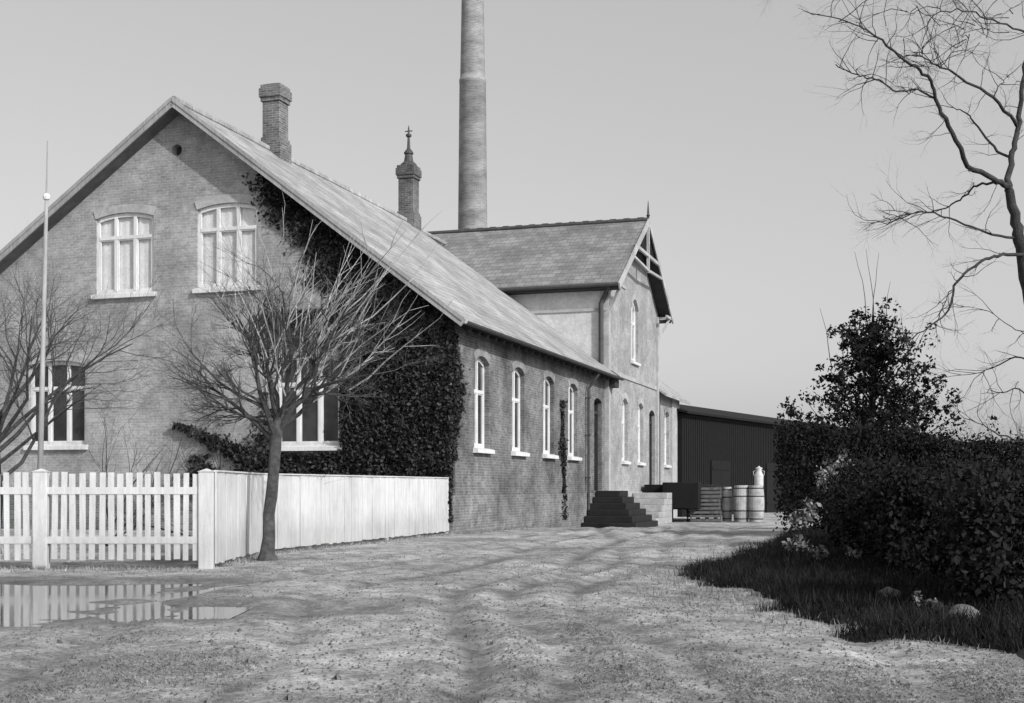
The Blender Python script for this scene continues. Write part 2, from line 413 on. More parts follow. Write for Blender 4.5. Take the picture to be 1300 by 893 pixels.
side3 = lambda a, z, d: (-d, a, z)              # a = y along the side wall, d inward
gab3 = lambda a, z, d: (a, d, z)                # a = x along the gable wall
def window(parent, to3, c, w_, z0, z1, rise, cols, transom, blind=0.0, fw=.09, sill=.12, rec=.12, label=None, lintel=True, bar=.05):
    f = MB(); d0, d1 = rec, rec+.07
    def b3(a0, a1, za, zb, da=d0, db=d1):
        p = [to3(a, z, d) for d in (da, db) for a, z in ((a0,za),(a1,za),(a1,zb),(a0,zb))]
        f.poly(p, [(0,1,2,3),(7,6,5,4),(0,4,5,1),(1,5,6,2),(2,6,7,3),(3,7,4,0)])
    zs = z1-rise
    b3(c-w_/2, c-w_/2+fw, z0, zs); b3(c+w_/2-fw, c+w_/2, z0, zs); b3(c-w_/2+fw, c+w_/2-fw, z0, z0+fw*1.2)
    n = 10                                        # arched head of the frame
    ring = []
    for i in range(n+1):
        a = -1+2*i/n; ring.append((c+w_/2*a, zs+rise*(1-a*a)))
    for i in range(n):
        (a0, za), (a1, zb) = ring[i], ring[i+1]
        q = [(a0, za-fw-.02), (a1, zb-fw-.02), (a1, zb), (a0, za)]
        f.poly([to3(a, z, d0) for a, z in q]+[to3(a, z, d1) for a, z in q], [(0,1,2,3),(7,6,5,4),(0,4,5,1),(2,6,7,3)])
    zt = z0+(z1-z0)*transom
    b3(c-w_/2+fw, c+w_/2-fw, zt-bar, zt+bar, d0-.015, d1)
    for i in range(1, cols):
        a = c-w_/2+w_*i/cols; b3(a-bar, a+bar, z0+fw, z1-fw-.03, d0-.01, d1-.005)
    for i in range(cols):                         # casement sashes inside each light
        a0 = c-w_/2+w_*i/cols+(fw if i == 0 else bar); a1 = c-w_/2+w_*(i+1)/cols-(fw if i == cols-1 else bar)
        for (za, zb) in ((z0+fw*1.2, zt-bar),):
            s_ = .035
            b3(a0, a0+s_, za, zb, d0+.01, d1-.01); b3(a1-s_, a1, za, zb, d0+.01, d1-.01); b3(a0+s_, a1-s_, za, za+s_, d0+.01, d1-.01); b3(a0+s_, a1-s_, zb-s_, zb, d0+.01, d1-.01)
    wo = f.build('window', M['white'], parent)
    if label: wo['label'] = label
    s_ = MB(); e = .1
    def sb(a0, a1, za, zb, da, db):
        p = [to3(a, z, d) for d in (da, db) for a, z in ((a0,za),(a1,za),(a1,zb),(a0,zb))]
        p[2] = to3(a1, zb-.04, da); p[3] = to3(a0, zb-.04, da)
        s_.poly(p, [(0,1,2,3),(7,6,5,4),(0,4,5,1),(1,5,6,2),(2,6,7,3),(3,7,4,0)])
    sb(c-w_/2-e, c+w_/2+e, z0-.13, z0+.02, -sill, .001); sb(c-w_/2+.004, c+w_/2-.004, z0-.002, z0+.018, 0.0, rec)
    s_.build('sill', M['white'], wo)
    g_ = MB(); g_.poly([to3(a, z, d0+.045) for a, z in arch_outline(c, w_-.01, z0, z1-.01, rise)], [tuple(range(12))])
    g_.build('pane', M['clear'] if blind else M['glass'], wo)
    if blind:
        b_ = MB(); nn = 26; zlow = z0+(z1-z0)*(1-blind)
        for i in range(nn+1):
            a = c-w_/2+.02+(w_-.04)*i/nn; dd = d1+.03+.012*math.sin(i*1.9)
            aa = -1+2*i/nn
            b_.v += [to3(a, zlow, dd), to3(a, zs+rise*(1-aa*aa)-.02, dd)]
        b_.f = [(2*i, 2*i+2, 2*i+3, 2*i+1) for i in range(nn)]
        b_.build('curtain', M['blind'], wo, smooth=True)
    if lintel:
        l_ = MB(); n = 12; hgt = .24
        for i in range(n):
            q = []
            for (j, hh) in ((i, 0), (i+1, 0), (i+1, hgt), (i, hgt)):
                a = -1+2*j/n; q.append((c+(w_/2+.0+hh*.35)*a, zs+rise*(1-a*a)+hh+.003))
            l_.poly([to3(a, z, -.03) for a, z in q]+[to3(a, z, .01) for a, z in q], [(0,1,2,3),(7,6,5,4),(0,4,5,1),(1,5,6,2),(2,6,7,3),(3,7,4,0)])
        l_.build('lintel', M['lintel_side'] if to3 is side3 else M['lintel'], wo)
    return wo

# gable wall (local y = 0)
gw = [(-4.28, 2.0, 2.40, 4.97, .12, 3, .68, 0.0), (-12.55, 2.0, 2.50, 5.03, .12, 3, .68, 0.0), (-6.8, 1.95, 6.95, 9.36, .14, 3, .70, 1.0), (-10.2, 1.95, 6.93, 9.30, .14, 3, .70, 1.0)]
zr = lambda x: ZR-.12-(x-XR)*pit
zl = lambda x: ZR-.12-(XR-x)*pitL
out = [(0, -.6), (0, zr(0)), (XR, ZR-.12), (XL, zl(XL)), (XL, -.6)]
vent = [(-8.45+.17*math.cos(a*math.pi/6), 11.0+.17*math.sin(a*math.pi/6)) for a in range(12)]
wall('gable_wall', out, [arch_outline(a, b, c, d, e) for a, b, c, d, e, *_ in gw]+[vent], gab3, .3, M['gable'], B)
for a, b, c, d, e, n_, t_, bl in gw:
    window(B, gab3, a, b, c, d, e, n_, t_, bl, rec=.05 if bl else .12, label='three-light gable window with drawn pale curtains' if bl else 'three-light gable window with dark panes')
m = MB(); m.poly([gab3(a, z, .25) for a, z in vent], [tuple(range(12))]); m.build('vent', M['iron'], B)

# side wall (local x = 0) with cross-wing front in the same plane
sw = [(2.5, 1.3), (6.05, 1.3), (9.5, 1.3), (12.7, 1.3)]
holes = [arch_outline(t, w_, 2.36, 5.02, .2) for t, w_ in sw]+[arch_outline(16.55, 1.25, 1.12, 4.75, .15)]
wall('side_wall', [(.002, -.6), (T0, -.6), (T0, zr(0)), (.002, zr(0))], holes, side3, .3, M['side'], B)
for t, w_ in sw: window(B, side3, t, w_, 2.36, 5.02, .2, 2, .62, .0, rec=.14, fw=.1, sill=.16, label='tall arched side window')
ZC = 9.35; ZCR = 12.93; tc = (T0+T1)/2; OC = .6
cpit = (ZCR-ZC)/(T1-tc+.55)
zc = lambda t: ZCR-.14-abs(t-tc)*cpit
P_ = .10                                        # the cross wing stands a brick proud of the side wall
cr3 = lambda a, z, d: (P_-d, a, z)
cw = [(20.9, 1.1), (24.1, 1.1)]
holes = [arch_outline(t, w_, 2.36, 5.02, .2) for t, w_ in cw]+[arch_outline(22.9, 1.4, 6.75, 9.5, .45), arch_outline(26.75, 1.35, 1.12, 4.85, .2)]
wall('cross_wing_wall', [(T0, -.6), (T1, -.6), (T1, zc(T1)), (tc, zc(tc)), (T0, zc(T0))], holes, cr3, .3, M['cross'], B)
for t, w_ in cw: window(B, cr3, t, w_, 2.36, 5.02, .2, 2, .62, .9, rec=.14, fw=.1, sill=.14, label='tall arched cross wing window with pale curtain')
window(B, cr3, 22.9, 1.4, 6.75, 9.5, .45, 2, .62, 1.0, rec=.12, fw=.12, label='large arched upper window of the cross wing')
wall('end_wall', [(T1, -.6), (TE, -.6), (TE, zr(0)), (T1, zr(0))], [arch_outline(30.9, 1.2, 2.36, 5.02, .2)], side3, .3, M['cross'], B)
window(B, side3, 30.9, 1.2, 2.36, 5.02, .2, 2, .62, .9, rec=.14, fw=.1, sill=.14, label='tall arched window beyond the cross wing')
# cross wing walls above the main roof, back walls and far gable
m = MB(); m.box(-17, P_-.001, T0-.001, T0+.3, 4.5, ZC+.12); m.build('cross_wing_side_wall', M['render_pale'], B)
m = MB(); m.box(-17, P_-.001, T1-.3, T1+.001, 4.5, ZC+.12); m.build('cross_wing_side_wall', M['render_pale'], B)
m = MB(); m.poly([(-17, T0, 0), (-17, T1, 0), (-17, T1, zc(T1)), (-17, tc, zc(tc)), (-17, T0, zc(T0))], [(4,3,2,1,0)]); m.box(XL, XL+.3, .3, TE, -.6, zl(XL)); m.build('back_wall', M['cross'], B)
m = MB(); m.poly([(x, TE-.002, z) for x, z in out], [(4,3,2,1,0)]); m.build('far_gable_wall', M['cross'], B)
# plinth, string courses, corner pilasters
m = MB(); m.box(-.001, .07, -.07, T0-.002, -.6, 1.04); m.box(XL, -.001, -.07, -.001, -.6, 1.04); m.poly([(-.001,-.07,1.04),(.07,-.07,1.04),(.07,T0,1.04),(-.001,T0,1.04)], [(0,1,2,3)]); m.build('plinth', M['plinth'], B)
m = MB()
m.box(P_-.001, P_+.06, T0+.003, 26.0, -.6, 1.06); m.box(P_-.001, P_+.06, 27.5, T1, -.6, 1.06)
m.build('cross_wing_plinth', M['lintel'], B)
m = MB(); m.box(P_-.001, P_+.05, T0+.35, T1-.35, 5.85, 6.02); m.box(-6, P_-.01, T0-.06, T0-.003, 8.32, 8.44); m.build('string_course', M['lintel'], B)
for t in (T0-.03, T1-.32):
    m = MB(); m.box(P_-.3, P_+.07, t, t+.35, 1.06, ZC+.0); m.build('pilaster', M['lintel'], B)
m = MB(); m.box(.001, .09, T1+3.9, TE-.001, -.6, zr(0)-.2); m.build('pilaster', M['lintel'], B)
# doors
def door(to3, c, w_, z0, z1, label):
    m = MB()
    def b3(a0, a1, za, zb, da, db):
        p = [to3(a, z, d) for d in (da, db) for a, z in ((a0,za),(a1,za),(a1,zb),(a0,zb))]
        m.poly(p, [(0,1,2,3),(7,6,5,4),(0,4,5,1),(1,5,6,2),(2,6,7,3),(3,7,4,0)])
    b3(c-w_/2, c+w_/2, z0, z1-.25, .22, .27)
    n = 5
    for s_ in (-1, 1):
        x0 = c+(s_-1)*w_/4+.06; x1 = x0+w_/2-.12
        for za, zb in ((z0+.15, z0+.95), (z0+1.1, z0+2.1), (z0+2.25, z1-.5)): b3(x0, x1, za, zb, .19, .221)
    d = m.build('door', M['door'], B); d['label'] = label
    m = MB(); b3(c+.03, c+.06, z0+1.0, z0+1.14, .12, .19); b3(c+.03, c+.16, z0+1.12, z0+1.15, .11, .135); m.build('handle', M['iron'], d)
    m = MB()
    b3(c-w_/2, c-w_/2+.08, z0, z1-.15, .15, .21); b3(c+w_/2-.08, c+w_/2, z0, z1-.15, .15, .21); b3(c-w_/2, c+w_/2, z1-.62, z1-.5, .14, .215)
    m.build('frame', M['under'], d)
    m = MB(); b3(c-w_/2-.05, c+w_/2+.05, z0-.12, z0, -.08, .25); m.build('sill', M['stone_pale'], d)
door(side3, 16.55, 1.25, 1.12, 4.75, 'dark tall panelled door beside the cross wing')
door(cr3, 26.75, 1.35, 1.12, 4.85, 'dark tall panelled door at the right of the cross wing')

# roofs: slabs with thickness
def slab(m, a, b, c, d, th):                     # corners of top face, thickness down
    t = Vector((0,0,-th)); p = [Vector(q) for q in (a,b,c,d)]
    m.poly([*p, *[q+t for q in p]], [(0,1,2,3),(7,6,5,4),(0,4,5,1),(1,5,6,2),(2,6,7,3),(3,7,4,0)])
def sag(x, y): return .035*noise.noise(Vector((x*.25, y*.22, 2)))
def roofgrid(m, f, nu, nv, th):
    base = len(m.v)
    for j in range(nv+1):
        for i in range(nu+1):
            p = Vector(f(i/nu, j/nv)); m.v.append(tuple(p))
    for j in range(nv+1):
        for i in range(nu+1):
            p = Vector(f(i/nu, j/nv)); m.v.append((p.x, p.y, p.z-th))
    N = (nu+1)*(nv+1); id_ = lambda i, j: base+j*(nu+1)+i
    for j in range(nv):
        for i in range(nu):
            m.f.append((id_(i,j), id_(i+1,j), id_(i+1,j+1), id_(i,j+1))); m.f.append((N+id_(i,j+1), N+id_(i+1,j+1), N+id_(i+1,j), N+id_(i,j)))
    for i in range(nu): m.f.append((id_(i,0), N+id_(i,0), N+id_(i+1,0), id_(i+1,0))); m.f.append((id_(i+1,nv), N+id_(i+1,nv), N+id_(i,nv), id_(i,nv)))
    for j in range(nv): m.f.append((id_(0,j+1), N+id_(0,j+1), N+id_(0,j), id_(0,j))); m.f.append((id_(nu,j), N+id_(nu,j), N+id_(nu,j+1), id_(nu,j+1)))
TE2 = TE+.9
m = MB()
def f1(u, v):
    y = -OV+u*(T0+OV-.0); x = OE+v*(XR-OE); return (x, y, ZR+(XR-x)*pit+sag(x, y)*min(1, 3*v))
roofgrid(m, f1, 50, 20, .12)
# the right slope continues in front of the cross wing corner as a short eave and again beyond it
def f2(u, v):
    y = T1+u*(TE2-T1); x = OE+v*(XR-OE); return (x, y, ZR+(XR-x)*pit+sag(x, y)*min(1, 3*v))
roofgrid(m, f2, 16, 20, .12)
def f3(u, v):
    y = TE2-u*(TE2+OV); x = XLE+v*(XR-XLE); return (x, y, ZR-(XR-x)*pitL)
roofgrid(m, f3, 40, 10, .12)
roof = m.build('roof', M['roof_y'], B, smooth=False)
roof['label'] = 'pale slate main roof with a faintly sagging slope'
m = MB(); pts = [(XR, y, ZR+.02+sag(XR, y)) for y in np.arange(-OV, T0+.5, .8)]; m.tube(pts, [.11]*len(pts), 8); m.build('ridge_cap', M['roof_y'], B)
m = MB(); pts = [(XR, y, ZR+.02) for y in np.arange(T1-.5, TE2, .8)]; m.tube(pts, [.11]*len(pts), 8); m.build('ridge_cap', M['roof_y'], B)
# soffits, bargeboards and gutter
m = MB(); slab(m, (OE-.02, .0, ZE-.13), (OE-.02, T0, ZE-.13), (-.002, T0, ZE-.0+.25), (-.002, .0, ZE-.0+.25), .05)
for i in range(24):
    y = .3+i*.74; m.beam((.0, y, zr(0)-.2), (OE-.06, y, ZE-.24), .08, .12)
m.build('soffit', M['under'], B)
m = MB()
slab(m, (OE-.03, -OV-.03, ZE-.10), (OE-.03, -.002, ZE-.10), (XR, -.002, ZR-.14), (XR, -OV-.03, ZR-.14), .04)
slab(m, (XR, -OV-.03, ZR-.14), (XR, -.002, ZR-.14), (XLE+.03, -.002, ZLE-.13), (XLE+.03, -OV-.03, ZLE-.13), .04)
m.build('verge_soffit', M['verge'], B)
for (x0, z0, x1, z1) in ((OE+.04, ZE-.16, XR, ZR-.10), (XLE-.04, ZLE-.16, XR, ZR-.10)):
    m = MB()
    m.beam((x0, -OV-.055, z0+.03), (x1, -OV-.055, z1+.03), .05, .22)
    m.beam((x0, -OV-.09, z0+.12), (x1, -OV-.09, z1+.12), .035, .10)
    m.build('bargeboard', M['barge'], B)
m = MB(); pts = []
n = 30
for i in range(n+1):
    y = -OV+(T0+OV+.7)*i/n
    for a in range(7):
        t = math.pi*a/6; pts.append((OE+.06-.09*math.cos(t), y, ZE-.07-.09*math.sin(t)))
m.poly(pts, [(7*i+a, 7*i+a+1, 7*i+a+8, 7*i+a+7) for i in range(n) for a in range(6)]); m.build('gutter', M['pipe'], B)
m = MB(); m.box(-.005, OE-.08, T0+.02, T0+.7, ZE-.45, ZE-.1); slab(m, (OE-.02, T0+.0, ZE), (OE-.02, T0+.75, ZE), (P_, T0+.75, ZE+.3), (P_, T0+.0, ZE+.3), .1); m.build('eaves_return', M['under'], B)

# cross wing roof
m = MB()
for s_ in (-1, 1):
    def f4(u, v, s_=s_):
        x = P_+OC-u*(17.6+OC); t = tc+s_*(1-v)*(T1-tc+.55); return (x, t, ZCR-abs(t-tc)*cpit+sag(x, t)*.7)
    if s_ < 0: roofgrid(m, lambda u, v: f4(1-u, v), 30, 10, .12)
    else: roofgrid(m, f4, 30, 10, .12)
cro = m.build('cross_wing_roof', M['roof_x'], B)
m = MB(); m.tube([(P_+OC, tc, ZCR+.03), (-8, tc, ZCR+.03), (-17.5, tc, ZCR+.03)], [.1]*3, 8)
for i in range(14): m.box(P_+OC-.2-i*.62-.28, P_+OC-.2-i*.62, tc-.03, tc+.03, ZCR+.1, ZCR+.15)
m.build('ridge_cap', M['pipe'], B)
m = MB()
for s_ in (-1, 1):
    slab(m, (P_+OC-.03, tc, ZCR-.14), (P_+.0, tc, ZCR-.14), (P_+.0, tc+s_*(T1-tc+.53), ZC-.13), (P_+OC-.03, tc+s_*(T1-tc+.53), ZC-.13), .03)
    yy = tc+s_*(T1-tc+.55)
    m.box(-8, P_+OC-.05, min(yy, tc+s_*(T1-tc)), max(yy, tc+s_*(T1-tc)), ZC-.22, ZC-.15)
m.build('soffit', M['under'], B)
ox = P_+OC+.03
for s_ in (-1, 1):
    m = MB(); m.beam((ox, tc+s_*(T1-tc+.62), ZC-.15), (ox, tc, ZCR-.06), .06, .26, up=(0,0,1)); m.build('bargeboard', M['trim'], B)
m = MB()
zt_ = ZCR-1.55; hw = 1.55/cpit
m.beam((ox-.03, tc-hw, zt_), (ox-.03, tc+hw, zt_), .1, .14); m.build('collar_tie', M['trim'], B); m = MB()
m.beam((ox-.03, tc, zt_-.75), (ox-.03, tc, ZCR-.1), .12, .12, up=(1,0,0)); m.build('king_post', M['trim'], B)
for s_ in (-1, 1):
    m = MB()
    m.beam((ox-.03, tc, zt_-.65), (ox-.03, tc+s_*hw*1.35, ZCR-1.35*1.55+.02), .1, .1); m.build('strut', M['trim'], B); m = MB()
    m.beam((ox-.06, tc+s_*(T1-tc+.3), ZC-.05), (ox-.06, tc+s_*(T1-tc-.75), ZC-.05), .1, .12)
    m.beam((P_+.02, tc+s_*(T1-tc-.1), ZC-1.1), (ox-.08, tc+s_*(T1-tc+.05), ZC-.1), .1, .12)
    m.beam((P_, tc+s_*(T1-tc+.05), ZC-.05), (ox, tc+s_*(T1-tc+.05), ZC-.05), .12, .14)
    m.build('bracket', M['trim'], B)
m = MB()
m.poly([(ox-.1, tc-hw, zt_), (ox-.1, tc+hw, zt_), (ox-.1, tc, ZCR-.12), (ox-.16, tc-hw, zt_), (ox-.16, tc+hw, zt_), (ox-.16, tc, ZCR-.12)], [(0,1,2),(5,4,3),(0,3,4,1),(1,4,5,2),(2,5,3,0)])
for i in range(5):
    a = .25+i*.5
    pass
m.build('gable_shade_panel', M['dark_wood'], B)  # added dark panel for the shade behind the open truss
m = MB(); m.lathe([(.05,0),(.05,.15),(.09,.2),(.05,.26),(.035,.55),(.01,.85)], (ox-.03, tc, ZCR), 10); m.build('finial', M['iron'], B)
m = MB(); m.tube([(.1, T0-.12, ZC-.3), (-.12, T0-.14, ZC-.75), (-.12, T0-.14, zr(-.12)+.12)], [.1]*3, 10)
m.tube([(.3, T0-.55, ZC-.16), (.1, T0-.12, ZC-.3)], [.07, .07], 8); m.build('downpipe', M['pipe'], B)
m = MB(); m.tube([(.7, T0-.62, ZC-.08), (-8, T0-.62, ZC-.08)], [.08]*2, 8); m.build('gutter', M['pipe'], B)
m = MB(); m.tube([(OE+.02, 14.55, ZE-.2), (.13, 14.55, ZE-.75), (.13, 14.55, -.3)], [.055]*3, 8)
for z in (1.6, 3.2, 4.6): m.box(.0, .2, 14.47, 14.63, z, z+.05)
m.build('downpipe', M['pipe'], B)
m = MB(); m.tube([(.12, T1+.25, zr(0)-.2), (.12, T1+.25, -.3)], [.06]*2, 8); m.build('downpipe', M['pipe'], B)

# chimneys
def chimney(x, y, w_, zt, kind):
    m = MB(); h = w_/2; zb = ZR-.9
    m.box(x-h, x+h, y-h, y+h, zb, zt-.55)
    m.box(x-h-.08, x+h+.08, y-h-.08, y+h+.08, zb, ZR+.28)
    m.box(x-h-.04, x+h+.04, y-h-.04, y+h+.04, ZR+.28, ZR+.40)
    m.box(x-h-.05, x+h+.05, y-h-.05, y+h+.05, zt-.55, zt-.42)
    m.box(x-h-.09, x+h+.09, y-h-.09, y+h+.09, zt-.42, zt-.12)
    m.box(x-h-.05, x+h+.05, y-h-.05, y+h+.05, zt-.12, zt)
    c = m.build('chimney', M['chim'], B, bevel=.012)
    if kind:
        c['label'] = 'chimney with a pointed metal cowl'
        m = MB(); m.lathe([(.34,0),(.34,.08),(.2,.2),(.15,.5),(.2,.52),(.2,.58),(.07,.75),(.05,1.2),(.12,1.26),(.12,1.33),(.04,1.38),(.03,1.6),(.005,1.72)], (x, y, zt), 12)
        m.box(x-.16, x+.16, y-.02, y+.02, zt+1.45, zt+1.49); m.build('cowl', M['pipe'], c)
    else:
        c['label'] = 'plain square chimney with corbelled head'
        m = MB(); m.box(x-.2, x+.2, y-.2, y+.2, zt-.0+.002, zt+.06); m.build('flue_opening', M['iron'], c)
chimney(XR+.1, 5.4, .62, 14.4, 0)
chimney(XR, 17.2, .66, 14.6, 1)
# roof light and small details on the slope
# ------------------------------------------------------------------ smokestack
sp = (-2.08, 68.0)
S = empty('smokestack', (sp[0], sp[1], 0), 0, 'tall round tapering brick smokestack rising behind the roof', 'smokestack')
k = NT('stack_brick'); o_ = k.tc.outputs['Object']
sx = k.n('ShaderNodeSeparateXYZ'); k.l(o_, sx.inputs[0]); an = k.n('ShaderNodeMath', operation='ARCTAN2'); k.l(sx.outputs[1], an.inputs[0]); k.l(sx.outputs[0], an.inputs[1])
cb = k.n('ShaderNodeCombineXYZ'); k.l(an.outputs[0], cb.inputs[0]); k.l(sx.outputs[2], cb.inputs[1])
bt = k.n('ShaderNodeTexBrick'); k.l(cb.outputs[0], bt.inputs[0]); bt.inputs['Scale'].default_value = 1; bt.inputs['Brick Width'].default_value = .3; bt.inputs['Row Height'].default_value = .085; bt.inputs['Mortar Size'].default_value = .012
for i, c in zip((1,2,3), (.27,.20,.34)): bt.inputs[i].default_value = (c,c,c,1)
mp = k.n('ShaderNodeMapping'); mp.inputs['Scale'].default_value = (1,1,2.2); k.l(o_, mp.inputs[0])
k.base(k.mix(bt.outputs[0], k.ramp(k.noise(mp.outputs[0], .9, 6, .7), [(.3,.55),(.68,1.2)]), 1, 'MULTIPLY'), .9, .2); k.bump(bt.outputs[1], .4, .01).invert = True
M['stack'] = k.m
m = MB(); m.lathe([(1.12,-.4),(1.1,1),(.79,13.3),(.70,22.6),(.715,22.62),(.715,22.8),(.67,22.82),(.66,23)], n=40); m.build('shaft', M['stack'], S, smooth=True)
m = MB(); m.lathe([(.66,22.95),(.5,32.0),(.6,32.4),(.64,33.2),(.55,33.6)], n=40); m.build('upper_shaft', M['stack'], S)
for z in ():
    r0 = .79-(z-13.3)/9.3*.09
    m = MB(); m.lathe([(r0+.002,0),(r0+.014,.01),(r0+.013,.07),(r0+.001,.08)], (0,0,z), 32); m.build('iron_band', M['iron'], S)

# ------------------------------------------------------------------ tarred shed beyond
sa = math.atan2(-.503, .864)
SH = empty('shed', (8.75, 66.3, -.28), sa, 'long low black tarred shed running off behind the brick building', 'shed')
L_ = 62
# local: y along, x outwards to the yard
m = MB(); m.box(-6, 0, 0, L_, -.3, 5.35); m.build('wall', M['dark_wood'], SH)
m = MB()
for i in range(206): m.box(.001, .03, i*.3+.02, i*.3+.06, 0, 5.2)
m.build('batten_boarding', M['dark_wood'], SH)
m = MB(); slab(m, (.4, -.2, 5.45), (.4, L_+.4, 5.45), (-3, L_+.4, 6.3), (-3, -.2, 6.3), .12); slab(m, (-3, -.2, 6.3), (-3, L_+.4, 6.3), (-6.4, L_+.4, 5.35), (-6.4, -.2, 5.35), .12); m.build('roof', M['dark_wood'], SH)
for y in (4, 13, 24, 38, 51):
    m = MB(); m.box(.03, .08, y, y+1.4, 0, 3.0); m.box(.03, .08, y+1.43, y+2.83, 0, 3.0)
    for z in (.5, 2.5): m.box(.08, .11, y+.08, y+2.75, z, z+.14)
    d = m.build('door', M['dark_wood'], SH)
    m = MB(); m.box(.11, .15, y+1.3, y+1.35, 1.2, 1.45); m.build('handle', M['iron'], d)

# ------------------------------------------------------------------ steps and loading platform
def bl(t, w_, z): return B_M @ Vector((w_, t, z))
B_M = Matrix.Translation(C0) @ Matrix.Rotation(RZ, 4, 'Z')
gy = -.28
ES = empty('entrance_steps', bl(16.5, .1, gy), RZ, 'dark pyramid-shaped stone steps rising to the door beside the cross wing', 'steps')
for k_ in range(6):
    m = MB(); top = 1.12-gy-k_*.235; t0 = -.75-.44*k_; w1 = .95+.22*k_
    m.box(0, w1, t0, .75+.1*k_, top-.235 if k_ < 5 else -.3, top); m.build('step', M['stone_dark'], ES, bevel=.02)
PS = empty('platform_steps', bl(19.6, .2, gy), RZ, 'pale straight flight of stone steps leading up to the dark loading platform', 'steps')
for k_ in range(5):
    m = MB(); m.box(0, 1.5, k_*.62, 3.6, k_*.26 if k_ else -.2, (k_+1)*.26-.004); m.build('step', M['stone_pale'], PS, bevel=.015)
LP = empty('loading_platform', bl(24.2, .25, gy), RZ, 'dark boarded loading platform on posts under the far door', 'platform')
m = MB()
for i in range(16): m.box(0, 2.55, i*.34, i*.34+.32, 1.58, 1.66)
m.build('deck', M['dark_wood'], LP)
m = MB(); m.box(.02, 2.5, -.06, -.005, .55, 1.60); m.box(2.5, 2.56, 0, 5.4, .62, 1.56)
for z in (.8, 1.05, 1.3): m.box(.02, 2.5, -.075, -.06, z, z+.02)
m.build('skirt_boards', M['dark_wood'], LP)
for x, y in ((.1,.05),(2.4,.05),(.1,5.2),(2.4,5.2),(2.4,2.6),(1.2,.05)):
    m = MB(); m.box(x-.08, x+.08, y, y+.16, -.3, 1.58); m.build('post', M['dark_wood'], LP)
m = MB(); m.box(1.0, 2.6, -.9, -.1, .6, 1.75)
m.v = [(x, y, z) for x, y, z in m.v]
m.build('tipping_trough', M['dark_wood'], LP, bevel=.03)

# crates, barrels, can
def crate(loc, rz, w_, d_, h_, label):
    t = empty('slatted_crate', loc, rz, label, 'crate', 'slatted crates stacked by the loading platform')
    for s_, lab in ((-d_/2, 0), (d_/2-.02, 0)):
        m = MB()
        for i in range(3): m.box(-w_/2, w_/2, s_, s_+.02, .03+i*h_/3, .03+i*h_/3+h_/3*.6)
        m.build('slat_side', M['wcrate'], t)
    for s_ in (-w_/2, w_/2-.02):
        m = MB()
        for i in range(3): m.box(s_, s_+.02, -d_/2+.02, d_/2-.02, .03+i*h_/3, .03+i*h_/3+h_/3*.6)
        m.build('slat_end', M['wcrate'], t)
    for x in (-w_/2+.021, w_/2-.071):
        for y in (-d_/2+.021, d_/2-.071):
            m = MB(); m.box(x, x+.05, y, y+.05, 0, h_); m.build('corner_post', M['wcrate'], t)
    m = MB(); m.box(-w_/2+.02, w_/2-.02, -d_/2+.02, d_/2-.02, .0, .02); m.build('bottom', M['wcrate'], t)
M['wcrate'] = simple('crate_wood', .075, .85, .5, 4, .4)
cp = Vector((at(893, 660, 57).x, 57, gy))
for i, nm in enumerate(('bottom', 'middle', 'top')):
    crate((cp.x+(.03, -.04, .02)[i], cp.y, cp.z+i*.525), R((4, 7, 2)[i]), 1.42, .8, .52, f'dark slatted crate, {nm} one of the stack right of the loading platform')
def barrel(u, Y, r, h, label):
    p = at(u, 660, Y); t = empty('barrel', (p.x, Y, gy), rnd.uniform(0, 3), label, 'barrel', 'pale barrels beside the crates')
    m = MB(); n = 10
    prof = [(r*(.84+.16*math.sin(math.pi*i/n)), h*i/n) for i in range(n+1)]; m.lathe(prof+[(r*.78, h), (r*.78, h-.05)], n=20); m.build('staves', M['pale_wood'], t)
    for z in (.08, .3, .7, .92):
        rr = r*(.84+.16*math.sin(math.pi*z)); m = MB(); m.lathe([(rr-.01,-.03),(rr+.008,-.025),(rr+.008,.025),(rr-.01,.03)], (0,0,h*z), 20); m.build('hoop', M['iron'], t)
    return p
barrel(923, 58, .24, 1.55, 'narrow pale barrel close beside the crate stack')
barrel(941, 57.5, .37, 1.62, 'wide pale barrel standing in the middle of the three')
p = barrel(960, 57.2, .36, 1.62, 'wide pale barrel under the white milk can')
t = empty('milk_can', (p.x+.12, 57.2, gy+1.58), 0, 'white milk can standing on top of a pale barrel', 'milk can')
m = MB(); m.lathe([(.19,0),(.2,.05),(.2,.5),(.12,.66),(.12,.74),(.15,.78)], n=20); m.build('body', M['churn'], t, smooth=True)
m = MB(); m.lathe([(.15,.78),(.16,.82),(.05,.86),(.04,.9)], n=16); m.build('lid', M['churn'], t)
for s_ in (-1, 1):
    m = MB(); m.tube([(s_*.13, 0, .7), (s_*.24, 0, .66), (s_*.23, 0, .5), (s_*.19, 0, .46)], [.013]*4, 6); m.build('handle', M['churn'], t)

